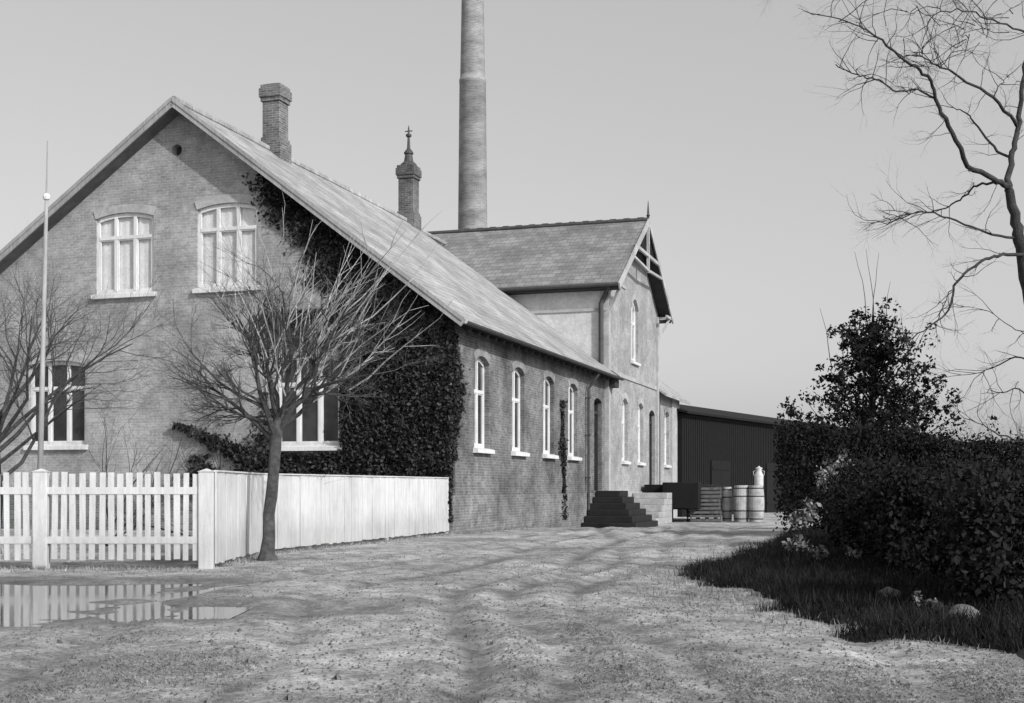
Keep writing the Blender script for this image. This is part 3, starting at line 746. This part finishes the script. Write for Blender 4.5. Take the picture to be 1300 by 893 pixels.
# ------------------------------------------------------------------ fences
YF = 19.8; GX = .0121324
PF = empty('picket_fence', (-4.71, YF, 0), 0, 'white picket fence with flat tops at the left edge of the yard', 'fence')
m = MB(); x = -.16; i = 0
while x > -10.5:
    i += 1
    h = 1.475+rnd.uniform(-.02, .02); dx = rnd.uniform(-.012, .012); ww = .088+rnd.uniform(-.009, .009); dy = rnd.uniform(-.004, .004)
    ln = rnd.uniform(-.02, .02)
    a = (x+dx, .0+dy, .135+rnd.uniform(-.012,.012)); b = (x+dx+ln, dy, h)
    p = [(a[0]-ww/2, a[1]-.025, a[2]), (a[0]+ww/2, a[1]-.025, a[2]), (a[0]+ww/2, a[1], a[2]), (a[0]-ww/2, a[1], a[2]),
         (b[0]-ww/2, b[1]-.025, b[2]), (b[0]+ww/2, b[1]-.025, b[2]), (b[0]+ww/2, b[1], b[2]), (b[0]-ww/2, b[1], b[2])]
    m.poly(p, [(3,2,1,0),(4,5,6,7),(0,1,5,4),(1,2,6,5),(2,3,7,6),(3,0,4,7)])
    x -= .1445
m.build('picket_panel', M['fence'], PF)
for z in (.44, 1.20):
    m = MB(); m.box(-10.5, 0, .012, .062, z-.045, z+.045); m.build('rail', M['fence'], PF)
    m = MB(); m.box(-10.5, -.1, -.036, -.027, z-.055, z+.055); m.build('facing_rail', M['fence'], PF)
for u in (52, 262):
    x = (u-650)/F*YF+4.71
    m = MB(); m.box(x-.11, x+.11, -.07, .1, -.2, 1.49); m.poly([(x-.13,-.09,1.49),(x+.13,-.09,1.49),(x+.13,.12,1.49),(x-.13,.12,1.49),(x,0.015,1.545)], [(3,2,1,0),(0,1,4),(1,2,4),(2,3,4),(3,0,4)]); m.build('post', M['fence'], PF, bevel=.01)

BF = empty('board_fence', (-4.66, YF, 0), 0, 'solid white board fence running back to the corner of the brick gable', 'fence')
def board_run(p, q, name):
    p = Vector(p); q = Vector(q); L = (q-p).length; d = (q-p)/L; nrm = Vector((d.y, -d.x, 0)); m = MB(); s_ = 0
    while s_ < L-.05:
        w_ = min(.2, L-s_)-rnd.uniform(.004,.012); j = rnd.uniform(-.009, .009)
        a = p+d*s_+nrm*j; b = a+d*w_; z0 = .07+rnd.uniform(-.015,.015); z1 = 1.488+rnd.uniform(-.004,.004)
        g0 = min(0, gz(0, 30))
        pts = [a, b, b-nrm*.028, a-nrm*.028]
        m.poly([(c.x, c.y, z0) for c in pts]+[(c.x, c.y, z1) for c in pts], [(3,2,1,0),(4,5,6,7),(0,1,5,4),(1,2,6,5),(2,3,7,6),(3,0,4,7)])
        s_ += .2
    o = m.build(name, M['fence'], BF)
    m = MB(); m.beam(p+Vector((0,0,1.505))+nrm*-.01, q+Vector((0,0,1.505))+nrm*-.01, .075, .025); m.build('cap_rail', M['fence'], BF)
    n_ = int(L/2.4)+1
    for i in range(n_+1):
        c = p+d*(L*i/n_)-nrm*.09; m = MB(); m.box(c.x-.05, c.x+.05, c.y-.05, c.y+.05, -.2, 1.45); m.build('post', M['fence'], BF)
board_run((.1, .05, 0), (-.02, 4.25, 0), 'board_panel')
board_run((.0, 4.3, 0), (3.03-.05, 14.75, 0), 'board_panel')

# flagpole
p0 = at(48, 720, 20.4); p1 = at(59, 255, 20.4)
FP = empty('flagpole', (p0.x, 20.4, 0), 0, 'thin pale leaning pole rising behind the picket fence', 'pole')
dxx = p1.x-p0.x
m = MB(); m.tube([(0,0,-.2), (dxx*.5,0,p1.z*.5), (dxx,0,p1.z)], [.05,.042,.028], 10); m.build('pole', M['barge'], FP, smooth=True)
m = MB(); m.tube([(dxx,0,p1.z), (dxx*1.12,0,p1.z+.95)], [.016,.008], 6); m.build('tip_rod', M['barge'], FP)
m = MB(); m.lathe([(.005,0),(.05,.02),(.06,.06),(.05,.1),(.005,.12)], (dxx,0,p1.z), 10); m.build('cap', M['white'], FP)

# ------------------------------------------------------------------ trees
def wander(p, d, L, n, bend, up, rg):
    pts = [Vector(p)]; d = Vector(d).normalized()
    for i in range(n):
        d = (d+Vector((rg.gauss(0,bend), rg.gauss(0,bend), rg.gauss(0,bend)+up))).normalized(); pts.append(pts[-1]+d*(L/n))
    return pts
def branch(m, p, d, L, r, lev, rg, up=.05, bend=.12, kids=(5,4), spread=.7, ratio=.55):
    n = 5 if lev > 0 else 3
    pts = wander(p, d, L, n, bend, up, rg)
    m.tube(pts, [r*(1-.75*i/n) for i in range(n+1)], 6 if lev > 1 else (5 if lev > 0 else 3), cap=False)
    if lev <= 0: return
    for i in range(kids[min(lev-1, len(kids)-1)]):
        f = rg.uniform(.3, 1); j = min(n-1, int(f*n)); q = pts[j].lerp(pts[j+1], f*n-j)
        dd = (pts[j+1]-pts[j]).normalized(); s_ = Vector((rg.gauss(0,1), rg.gauss(0,1), rg.gauss(0,.7))); s_ -= dd*s_.dot(dd); s_.normalize()
        branch(m, q, dd+s_*spread*rg.uniform(.6,1.3), L*ratio*rg.uniform(.7,1.25), r*(1-.75*f)*.6, lev-1, rg, up, bend, kids, spread, ratio)

# garden tree in front of the board fence
TP = Vector((-4.18, 22.0, 0))
T = empty('bare_tree', TP, 0, 'small bare tree with fanned shoots standing before the white board fence', 'tree')
rg = random.Random(11)
m = MB(); tr = [(0,0,-.2),(.0,0,.02),(-.01,.0,.12),(.02,.01,.4),(.015,.02,.8),(.06,.02,1.1),(.1,.0,1.5),(.12,.02,1.85),(.14,0,2.1),(.2,0,2.45)]
m.tube(tr, [.24,.18,.13,.108,.10,.104,.095,.103,.10,.09], 14); m.build('trunk', M['bark'], T, smooth=True)
m = MB()
for i, (dx, dy, dz, L, r) in enumerate([(-.9,.1,1.0,2.0,.07),(-.45,-.3,1.4,2.3,.075),(0,.2,1.5,2.5,.075),(.3,-.2,1.4,2.5,.075),(.75,.2,1.1,2.5,.08),(1.1,-.1,.75,2.2,.06),(-1.1,-.2,.45,1.6,.05),(.2,.7,1.1,2.2,.05),(-.2,-.8,1.0,2.0,.05),(-1.0,.3,.2,1.4,.04),(-.7,.3,.8,2.0,.06),(-.9,-.4,.5,1.9,.05),(.5,-.4,1,2.4,.06)]):
    z = 1.95+.06*i
    branch(m, (.17, 0, min(z, 2.45)), (dx, dy, dz), L, r*.72, 3, rg, .04, .2, (9,9,8), .75, .5)
m.build('branches', M['bark'], T)
m = MB()
for i in range(60):                               # long straight shoots, coloured pale as if sunlit, mostly up and to the right
    a = rg.uniform(-.6, 1.35); st = Vector((.2+a*rg.uniform(.3,1.0), rg.uniform(-.6,.6), rg.uniform(2.7,3.9)))
    L = rg.uniform(1.3, 2.6); d = Vector((a*.8+rg.gauss(0,.18), rg.gauss(0,.3), rg.uniform(.45, 1.1)))
    pts = wander(st, d, L, 6, .1, .0, rg); m.tube(pts, [.015*(1-.8*j/6) for j in range(7)], 4, cap=False)
    for q in range(3):
        j = rg.randint(2, 5); branch(m, pts[j], (pts[j+1]-pts[j]).normalized()+Vector((rg.gauss(0,.4), rg.gauss(0,.4), rg.gauss(0,.3))), rg.uniform(.3,.9), .008, 0, rg)
m.build('shoots', M['bark_sunlit'], T)

def leaves_np(n, centres, radii, size, rs_, flat=None):
    idx = rs_.randint(0, len(centres), n)
    d = rs_.normal(size=(n,3)); d /= np.linalg.norm(d, axis=1)[:,None]
    rr = rs_.rand(n)**.45
    c = centres[idx]+d*radii[idx]*rr[:,None]
    return leaf_quads(c, size, rs_)
def leaf_quads(c, size, rs_, nrm=None):
    n = len(c)
    a = rs_.normal(size=(n,3)); a /= np.linalg.norm(a, axis=1)[:,None]
    b = rs_.normal(size=(n,3)); b -= a*(a*b).sum(1)[:,None]; b /= np.linalg.norm(b, axis=1)[:,None]
    s_ = (size*rs_.uniform(.6, 1.5, n))[:,None]
    V = np.empty((n,4,3)); V[:,0] = c-a*s_; V[:,1] = c+b*s_*.55; V[:,2] = c+a*s_; V[:,3] = c-b*s_*.55
    return V.reshape(-1,3)

def bare_shrub(loc, h, n, seed, mat, label, cat='shrub', lean=(0,0), spread=.7, r=.035, lev=2, kids=(5,5)):
    rg = random.Random(seed); t = empty('bare_shrub', loc, 0, label, cat)
    m = MB()
    for i in range(n):
        a = rg.uniform(0, 6.28); s_ = rg.uniform(.1, spread)
        branch(m, (rg.gauss(0,.12), rg.gauss(0,.12), -.05), (math.cos(a)*s_+lean[0], math.sin(a)*s_+lean[1], 1), h*rg.uniform(.6,1), r*rg.uniform(.6,1), lev, rg, .03, .14, kids, .6, .5)
    m.build('stems', mat, t); return t
p = at(-8, 700, 24); LTt = empty('bare_tree', (p.x, 24, 0), 0, 'spreading leafless tree with a dark trunk behind the picket fence at the left edge', 'tree')
rg = random.Random(33); m = MB(); m.tube([(0,0,-.2),(.0,0,.2),(.06,.02,1.0),(.02,0,2.0),(.1,0,2.6)], [.17,.12,.1,.09,.08], 10); m.build('trunk', M['bark_dark'], LTt, smooth=True)
m = MB()
for i in range(13):
    a_ = i*2.4; e_ = rg.uniform(.35, 1.3)
    branch(m, (.05, 0, rg.uniform(1.3, 2.5)), (math.cos(a_)+.25, math.sin(a_)*.8, e_), rg.uniform(1.9, 3.3), rg.uniform(.035,.055), 3, rg, .03, .17, (8,8,6), .75, .52)
m.build('branches', M['bark'], LTt)
p = at(120, 700, 26); bare_shrub((p.x, 27, 0), 3.4, 8, 8, M['bark'], 'grey leafless shrub behind the fence right of the pole', lean=(.1,0), spread=1.0, r=.025)
p = at(262, 700, 25); bare_shrub((p.x, 27, 0), 2.6, 11, 9, M['bark_dark'], 'low spreading dark bush between the pole and the small tree', lean=(0,0), spread=1.9, r=.03)

# ------------------------------------------------------------------ ivy on the gable
IV = empty('ivy', bl(0, 0, 0), RZ, 'dark ivy covering the right half of the gable and corner', 'ivy')
def ivy_d(x, z):                                  # density over the gable, x negative to the left
    n = noise.fractal(Vector((x*.55, z*.55, 4)), 1, 2, 5)
    n2 = noise.fractal(Vector((x*2.6, z*2.6, 8)), 1, 2, 3)
    roofz = zr(x) if x > XR else zl(x)
    bound = -5.6+max(0, (z-5.0))*-.05
    if z < 6.2:
        lim = -4.0 if z > 2.2 else -6.0
        lim += n*1.3
        d = sm(lim-1.8, lim+.7, x)
    else:
        d = sm(1.9, .3, roofz-z+n*1.1)*sm(-6.4, -4.2, x)
        d = max(d, sm(-4.6, -2.0, x+n*1.3))
    d *= .62+.9*(n2+.2)
    if -5.3 < x < -3.26 and 2.22 < z < 5.1: d = 0
    return d
pts = []
rr = np.random.RandomState(5)
while len(pts) < 62000:
    x = rr.uniform(-8, .05); z = rr.uniform(.3, 10.5)
    roofz = zr(x)
    if z > roofz-.1: continue
    if rr.rand() < ivy_d(x, z)*.9: pts.append((x, -.02-abs(rr.normal(0,.07)), z))
for i in range(3000):
    f_ = rr.rand(); pts.append((-5.4-3.0*f_+rr.normal(0,.06), -.04-abs(rr.normal(0,.08)), 1.55+1.5*f_**.8+rr.normal(0,.22*(1.1-f_))))
for i in range(7000):                             # round the corner and by the fourth window
    if i % 2:
        z = rr.uniform(2, 5.4); t = abs(rr.normal(0,.28+.15*math.sin(z*2)))
        if rr.rand() < .45: continue
        if t > 1.7: continue
    else:
        z = 4.2*rr.rand()**1.3+.1; t = 11.25+.12*math.sin(z*1.3)+rr.normal(0, .13+.10*math.sin(z*3.1)); 
        if t > 11.9 or rr.rand() < .5: continue
    pts.append((.02+abs(rr.normal(0,.03)), t, z))
np_mesh('foliage', leaf_quads(np.array(pts), .06, rr), 4, M['ivy'], IV)
m = MB(); rg = random.Random(4)
for x0 in (-.4, -1.2, -2.4, -3.0, -5.6, -6.3):
    pts_ = [(x0, -.03, 0)]; x = x0
    for j in range(9): x += rg.gauss(.04,.16); pts_.append((min(x,-.1), -.03, .55*(j+1)))
    m.tube(pts_, [.035*(1-.08*j) for j in range(10)], 5)
m.build('stems', M['bark'], IV)

# ------------------------------------------------------------------ right side: hedge, shrubs, trees
def blob_shrub(name, loc, rx, ry, h, n, size, seed, mat, label, cat='shrub', group=None, core=True, ragged=.25):
    rs_ = np.random.RandomState(seed); t = empty(name, loc, 0, label, cat, group)
    k_ = 34
    cen = np.c_[rs_.uniform(-rx*.8, rx*.8, k_), rs_.uniform(-ry*.8, ry*.8, k_), rs_.uniform(h*.1, h*.72, k_)]
    rad = rs_.uniform(.45, .8, k_)*min(rx, h)*.5
    V = leaves_np(n, cen, rad[:,None]*np.ones((1,3)), size, rs_)
    V[:,2] = np.maximum(V[:,2], -.05)
    np_mesh('foliage', V, 4, mat, t)
    rg = random.Random(seed); m = MB()
    for i in range(14):
        branch(m, (rg.gauss(0,rx*.3), rg.gauss(0,ry*.3), -.05), (rg.gauss(0,.5), rg.gauss(0,.5), 1), h*rg.uniform(.6,.95), .03, 1, rg, .03, .12, (5,), .6, .5)
    m.build('stems', M['bark_dark'], t)
    return t
hs = [(5.3, 12.6, 1.25, 1.4, 1.45, 'low dark shrub on the bank nearest the camera at the right edge'),
      (5.9, 15.4, 1.5, 1.6, 1.9, 'dark rounded shrub behind the nearest low shrub on the bank'),
      (6.2, 18.6, 1.5, 1.7, 2.1, 'dark bushy shrub on the middle of the grass bank'),
      (6.9, 22.0, 1.5, 1.8, 2.35, 'dark leafy shrub in the far half of the grass bank'),
      (7.6, 26.0, 1.4, 2.0, 2.6, 'tall dark shrub behind the pale-leaved bush'),
      (9.3, 19.0, 1.8, 2.2, 2.15, 'broad dark shrub set back from the yard at the right edge'),
      (10.6, 24.5, 2.0, 2.2, 2.4, 'broad dark shrub under the round leafy tree')]
for i, (x, y, rx, ry, h, lab) in enumerate(hs):
    u_ = 650+x/y*F; h = (CH+(HV-(537+(u_-1000)*.168))/F*y-lawn_h(x, y)+.02)*(1.0, .98, .94, .97, .93, .98, .95)[i]
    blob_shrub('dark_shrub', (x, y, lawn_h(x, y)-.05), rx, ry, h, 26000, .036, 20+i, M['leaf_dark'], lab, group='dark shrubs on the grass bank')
# long hedge behind
rs_ = np.random.RandomState(9)
H = empty('hedge', (9, 33, 0), 0, 'long dark hedge across the back of the bank in front of the shed', 'hedge')
n = 100000
hx = rs_.uniform(-2.2, 16, n); hh = 2.58-.05*hx+.16*np.exp(-((hx+1)/2.2)**2)+.06*np.sin(hx*1.7)+.04*np.sin(hx*4.1+1)
hy = rs_.uniform(-.9, .9, n)+hx*.14; hz = hh*(rs_.rand(n)**.6)
hz += rs_.exponential(.06, n)*(.4+np.abs(np.sin(hx*5.3+hy)))
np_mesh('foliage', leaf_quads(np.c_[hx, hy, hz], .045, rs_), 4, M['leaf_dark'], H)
m = MB(); rg = random.Random(2)
for i in range(40): branch(m, (-2+i*.45, -.0+(-2+i*.45)*.14, 0), (rg.gauss(0,.2), rg.gauss(0,.2), 1), 2.3, .035, 1, rg, .02, .1, (6,), .6, .4)
m.build('stems', M['bark_dark'], H)
# bushes with foliage highlights put into pale leaves
def pale_bush(u, v, Y, r, n, seed, label):
    p = at(u, v, Y); rs_ = np.random.RandomState(seed); z0 = gz(p.x, Y, False)+lawn_h(p.x, Y)
    t = empty('pale_leaved_bush', (p.x, Y, z0), 0, label, 'bush')
    h = p.z-z0
    k_ = 9; cen = np.c_[rs_.normal(0, r*.5, k_), rs_.normal(0, r*.4, k_), h+rs_.normal(0, r*.45, k_)]
    np_mesh('foliage', leaves_np(n, cen, np.full((k_,1), r*.33)*np.ones((1,3)), .045, rs_), 4, M['leaf_pale'], t)
    m = MB(); rg = random.Random(seed)
    for c in cen: m.tube([(c[0]*.2, c[1]*.2, -.05), (c[0]*.6, c[1]*.6, c[2]*.5), tuple(c)], [.02,.014,.006], 5)
    m.build('stems', M['bark_dark'], t)
pale_bush(1030, 690, 21.5, .62, 900, 31, 'pale-leaved bush where the yard narrows beside the bank')
pale_bush(1062, 722, 18.5, .35, 350, 34, 'small light leafy plant in front of the pale bush')
pale_bush(1050, 600, 31, .75, 500, 32, 'sparse bush of bright leaves high against the black shed')
pale_bush(1180, 775, 12.0, .18, 160, 33, 'tiny pale plant low on the bank between the two field stones')
def stone(u, v, Y, r, seed, label):
    import bmesh
    p = at(u, v, Y); b = bmesh.new(); bmesh.ops.create_icosphere(b, subdivisions=3, radius=r)
    for q in b.verts: q.co *= 1+.3*noise.noise(q.co/r*1.2+Vector((seed,0,0))); q.co.z *= .7
    me = bpy.data.meshes.new('field_stone'); b.to_mesh(me); b.free(); me.materials.append(M['stone'])
    o = bpy.data.objects.new('field_stone', me); col.objects.link(o); o.location = (p.x, Y, gz(p.x,Y,False)+lawn_h(p.x,Y)+r*.3); tag(o, label, 'stone')
stone(1128, 752, 13.2, .12, 1, 'small grey field stone on the dark grass in front of the shrubs')
stone(1222, 790, 11.3, .13, 2, 'larger grey field stone near the right edge of the bank')

# leafy dark tree
LT = Vector(((1106-650)/F*38, 38, -.1)); T = empty('leafy_tree', LT, 0, 'dark ragged leafy tree rising above the hedge', 'tree')
rg = random.Random(14); m = MB(); m.tube([(0,0,-.2),(.05,0,1.4),(-.05,0,3),(.1,0,4.6),(.05,0,6.4)], [.2,.16,.12,.08,.03], 8)
tips = []
for i in range(74):
    z = 1.4+4.9*rg.random()**1.35; a = rg.uniform(0, 6.28); L = (3.5*(1-(z-1.5)/5.4)**.75+.2)*rg.uniform(.6,1.12)
    pts_ = wander((0.05,0,z*.92), (math.cos(a), math.sin(a), .45+.12*(z-2)), L, 5, .1, .06, rg)
    m.tube(pts_, [.04*(1-.17*j) for j in range(6)], 5, cap=False)
    for j in (2,3,4,5):
        for q in range(2): tips.append(tuple(pts_[j]+Vector((rg.gauss(0,.22), rg.gauss(0,.22), rg.gauss(0,.2)))))
m.build('trunk', M['bark_dark'], T)
m = MB()
for i in range(9):
    st = Vector((rg.uniform(-1.3,1.3), rg.uniform(-.5,.5), rg.uniform(4.6,6.0))); L = rg.uniform(1.2,2.6)
    if i < 3: st = Vector((rg.uniform(-.3,.3), 0, 6)); L = 2.4
    m.tube(wander(st, (st.x*.12, 0, 1), L, 5, .07, 0, rg), [.014,.012,.01,.008,.006,.004], 4, cap=False)
m.build('shoots', M['bark_dark'], T)
tips = np.array(tips); rs_ = np.random.RandomState(15)
np_mesh('crown', leaves_np(15000, tips, rs_.uniform(.10,.34,len(tips))[:,None]*np.ones((1,3)), .06, rs_), 4, M['leaf_dark'], T)

# big bare tree at the right edge
Yt = 16.0
limbs = {
 'trunk': ([(1352,752,0),(1345,640,0),(1330,500,0),(1312,400,0),(1299,324,0),(1289,282,0),(1280,240,0)], .21, .085),
 'A': ([(1280,240,0),(1266,230,-.2),(1230,209,-.5),(1204,160,-.7),(1190,132,-.8),(1181,103,-.9),(1157,82,-1.1),(1129,63,-1.3),(1106,42,-1.4),(1077,30,-1.6),(1021,14,-1.9)], .075, .008),
 'B': ([(1280,240,0),(1284,202,.2),(1292,165,.3),(1297,117,.4),(1306,60,.6),(1312,0,.8),(1310,-60,1)], .08, .03),
 'B1': ([(1291,160,.3),(1261,125,.0),(1219,99,-.3),(1195,85,-.5),(1171,73,-.7),(1150,70,-.8)], .045, .008),
 'B1a': ([(1261,125,0),(1268,110,.1),(1280,97,.2)], .02, .006),
 'B1b': ([(1195,85,-.5),(1208,68,-.4),(1223,50,-.3)], .014, .004),
 'B1c': ([(1195,85,-.5),(1184,60,-.4),(1180,45,-.4)], .014, .004),
 'C': ([(1284,202,.2),(1261,188,.5),(1237,155,.9),(1223,141,1),(1204,136,1.1)], .04, .008),
 'D': ([(1268,232,-.2),(1242,235,.1),(1219,254,.4),(1195,266,.6),(1167,270,.7),(1120,268,.8)], .035, .006),
 'E': ([(1291,303,0),(1252,296,-.4),(1205,277,-.8),(1172,269,-1),(1139,277,-1.2),(1125,285,-1.3)], .035, .006),
 'F': ([(1299,324,0),(1266,325,-.3),(1242,335,-.6),(1214,357,-.9),(1207,386,-1.0),(1195,404,-1.1),(1172,421,-1.2),(1150,436,-1.3)], .045, .01),
 'F1': ([(1212,360,-.9),(1200,380,-.8),(1190,402,-.8)], .014, .006),
 'G': ([(1190,127,-.8),(1162,115,-.9),(1139,115,-1),(1115,101,-1.1),(1095,98,-1.1),(1078,92,-1.2),(1061,82,-1.3)], .024, .010),
 'H': ([(1310,30,.6),(1300,40,.3),(1261,26,0),(1223,14,-.3),(1186,19,-.6),(1172,52,-.8),(1170,70,-.8)], .03, .005),
 'I': ([(1345,640,0),(1330,560,.6),(1300,562,.9),(1262,548,1.2),(1230,532,1.5)], .05, .006),
 'J': ([(1330,500,0),(1300,455,.7),(1270,463,1.0),(1240,474,1.3),(1190,480,1.6)], .03, .004),
 'K': ([(1318,420,0),(1290,418,.8),(1255,396,1.1),(1220,388,1.3)], .016, .004),
 'L': ([(1340,600,0),(1300,500,.8),(1275,498,1.0),(1245,500,1.4)], .03, .004),
}
base = at(1352, 752, Yt); BT = empty('big_bare_tree', (base.x, Yt, 0), 0, 'large bare tree at the right edge with dark branches against the sky', 'tree')
rg = random.Random(21); tb = MB(); bb = MB()
for nm, (pp, r0, r1) in limbs.items():
    P3 = [at(u, v, Yt+dy)-Vector((base.x, Yt, 0)) for u, v, dy in pp]
    if nm == 'trunk': P3[0].z = -.2
    Q = []                                       # smooth and jitter
    for i in range(len(P3)-1):
        a = P3[max(i-1,0)]; b = P3[i]; c = P3[i+1]; d = P3[min(i+2,len(P3)-1)]
        for s_ in (0,.2,.4,.6,.8):
            q = .5*((2*b)+(c-a)*s_+(2*a-5*b+4*c-d)*s_**2+(3*b-a-3*c+d)*s_**3)
            if i+s_ > 0: q += Vector((rg.gauss(0,.008), rg.gauss(0,.02), rg.gauss(0,.008)))
            Q.append(q)
    Q.append(P3[-1]); N = len(Q)-1
    r0 *= .52 if nm != 'trunk' else .68; r1 *= .6
    (tb if nm == 'trunk' else bb).tube(Q, [r0+(r1-r0)*(i/N)**.8 for i in range(N+1)], 8, cap=True)
    if nm != 'trunk':
        for i in range(3, N):
            for q in range(2 if i > N*.4 else 1):
                if rg.random() < .42:
                    dd = (Q[i]-Q[i-1]).normalized(); s_ = Vector((rg.gauss(0,1), rg.gauss(0,1), rg.gauss(0,.8))); branch(bb, Q[i], dd*.8+s_*.6, rg.uniform(.2,.75), .0055, 2, rg, .02, .22, (4,3), .7, .55)
tb.build('trunk', M['bark_mid'], BT, smooth=True); bb.build('branches', M['bark_mid'], BT, smooth=True)
# thin twigs of the upper crown
m = MB()
for i in range(46):
    q = at(rg.uniform(1050, 1330), rg.uniform(-60, 55), Yt+rg.uniform(-1.5, 1.5))-Vector((base.x, Yt, 0))
    branch(m, q, (rg.gauss(-.6,.5), rg.gauss(0,.5), rg.gauss(.1,.5)), rg.uniform(.5,1.1), .006, 2, rg, 0, .24, (5,4), .7, .55)
m.build('twigs', M['bark_mid'], BT)
bare_shrub((14.8, 31, 0), 3.6, 7, 41, M['bark'], 'thin grey bare shrub at the right edge behind the hedge', lean=(-.2,0), spread=.8, r=.03)
bare_shrub((23, 60, -.3), 5.2, 9, 43, M['bark'], 'distant grey leafless bush seen low against the sky at right', lean=(0,0), spread=.8, r=.05)

# ------------------------------------------------------------------ light
r_ = Vector((.953, -.302, 0)); ng = Vector((-.302, -.953, 0))
Ld = (r_*.75+ng*.43+Vector((0,0,.5))).normalized()
el = math.asin(Ld.z); az = math.atan2(Ld.x, Ld.y)
wd = bpy.data.worlds.new('World'); sc.world = wd; wd.use_nodes = True
nt = wd.node_tree; bg = nt.nodes['Background']
sky = nt.nodes.new('ShaderNodeTexSky'); sky.sky_type = 'NISHITA'; sky.sun_disc = False
sky.sun_elevation = el; sky.sun_rotation = az; sky.air_density = 1.0; sky.dust_density = 3.2; sky.ozone_density = 1
bw_ = nt.nodes.new('ShaderNodeRGBToBW'); nt.links.new(sky.outputs[0], bw_.inputs[0]); mxs = nt.nodes.new('ShaderNodeMix'); mxs.data_type = 'RGBA'; mxs.inputs[0].default_value = .5
nt.links.new(bw_.outputs[0], mxs.inputs[6]); mxs.inputs[7].default_value = (2.75, 2.75, 2.75, 1); nt.links.new(mxs.outputs[2], bg.inputs[0])
bg.inputs[1].default_value = .128
sl = bpy.data.lights.new('sun', 'SUN'); sl.energy = 2.15; sl.angle = R(1.0); sl.color = (1, 1, 1)
so = bpy.data.objects.new('sun', sl); col.objects.link(so); so.rotation_euler = Ld.to_track_quat('Z', 'Y').to_euler()

cam = bpy.data.cameras.new('camera'); co = bpy.data.objects.new('camera', cam); col.objects.link(co)
co.location = (0, 0, CH); co.rotation_euler = (R(90), 0, 0)
cam.sensor_fit = 'HORIZONTAL'; cam.sensor_width = 36; cam.lens = 36*F/1300; cam.shift_y = (HV-446.5)/1300
cam.clip_end = 3000; cam.clip_start = .1
sc.camera = co
vs = sc.view_settings; vs.view_transform = 'Standard'; vs.look = 'None'; vs.exposure = .74; vs.gamma = 1; vs.use_curve_mapping = False
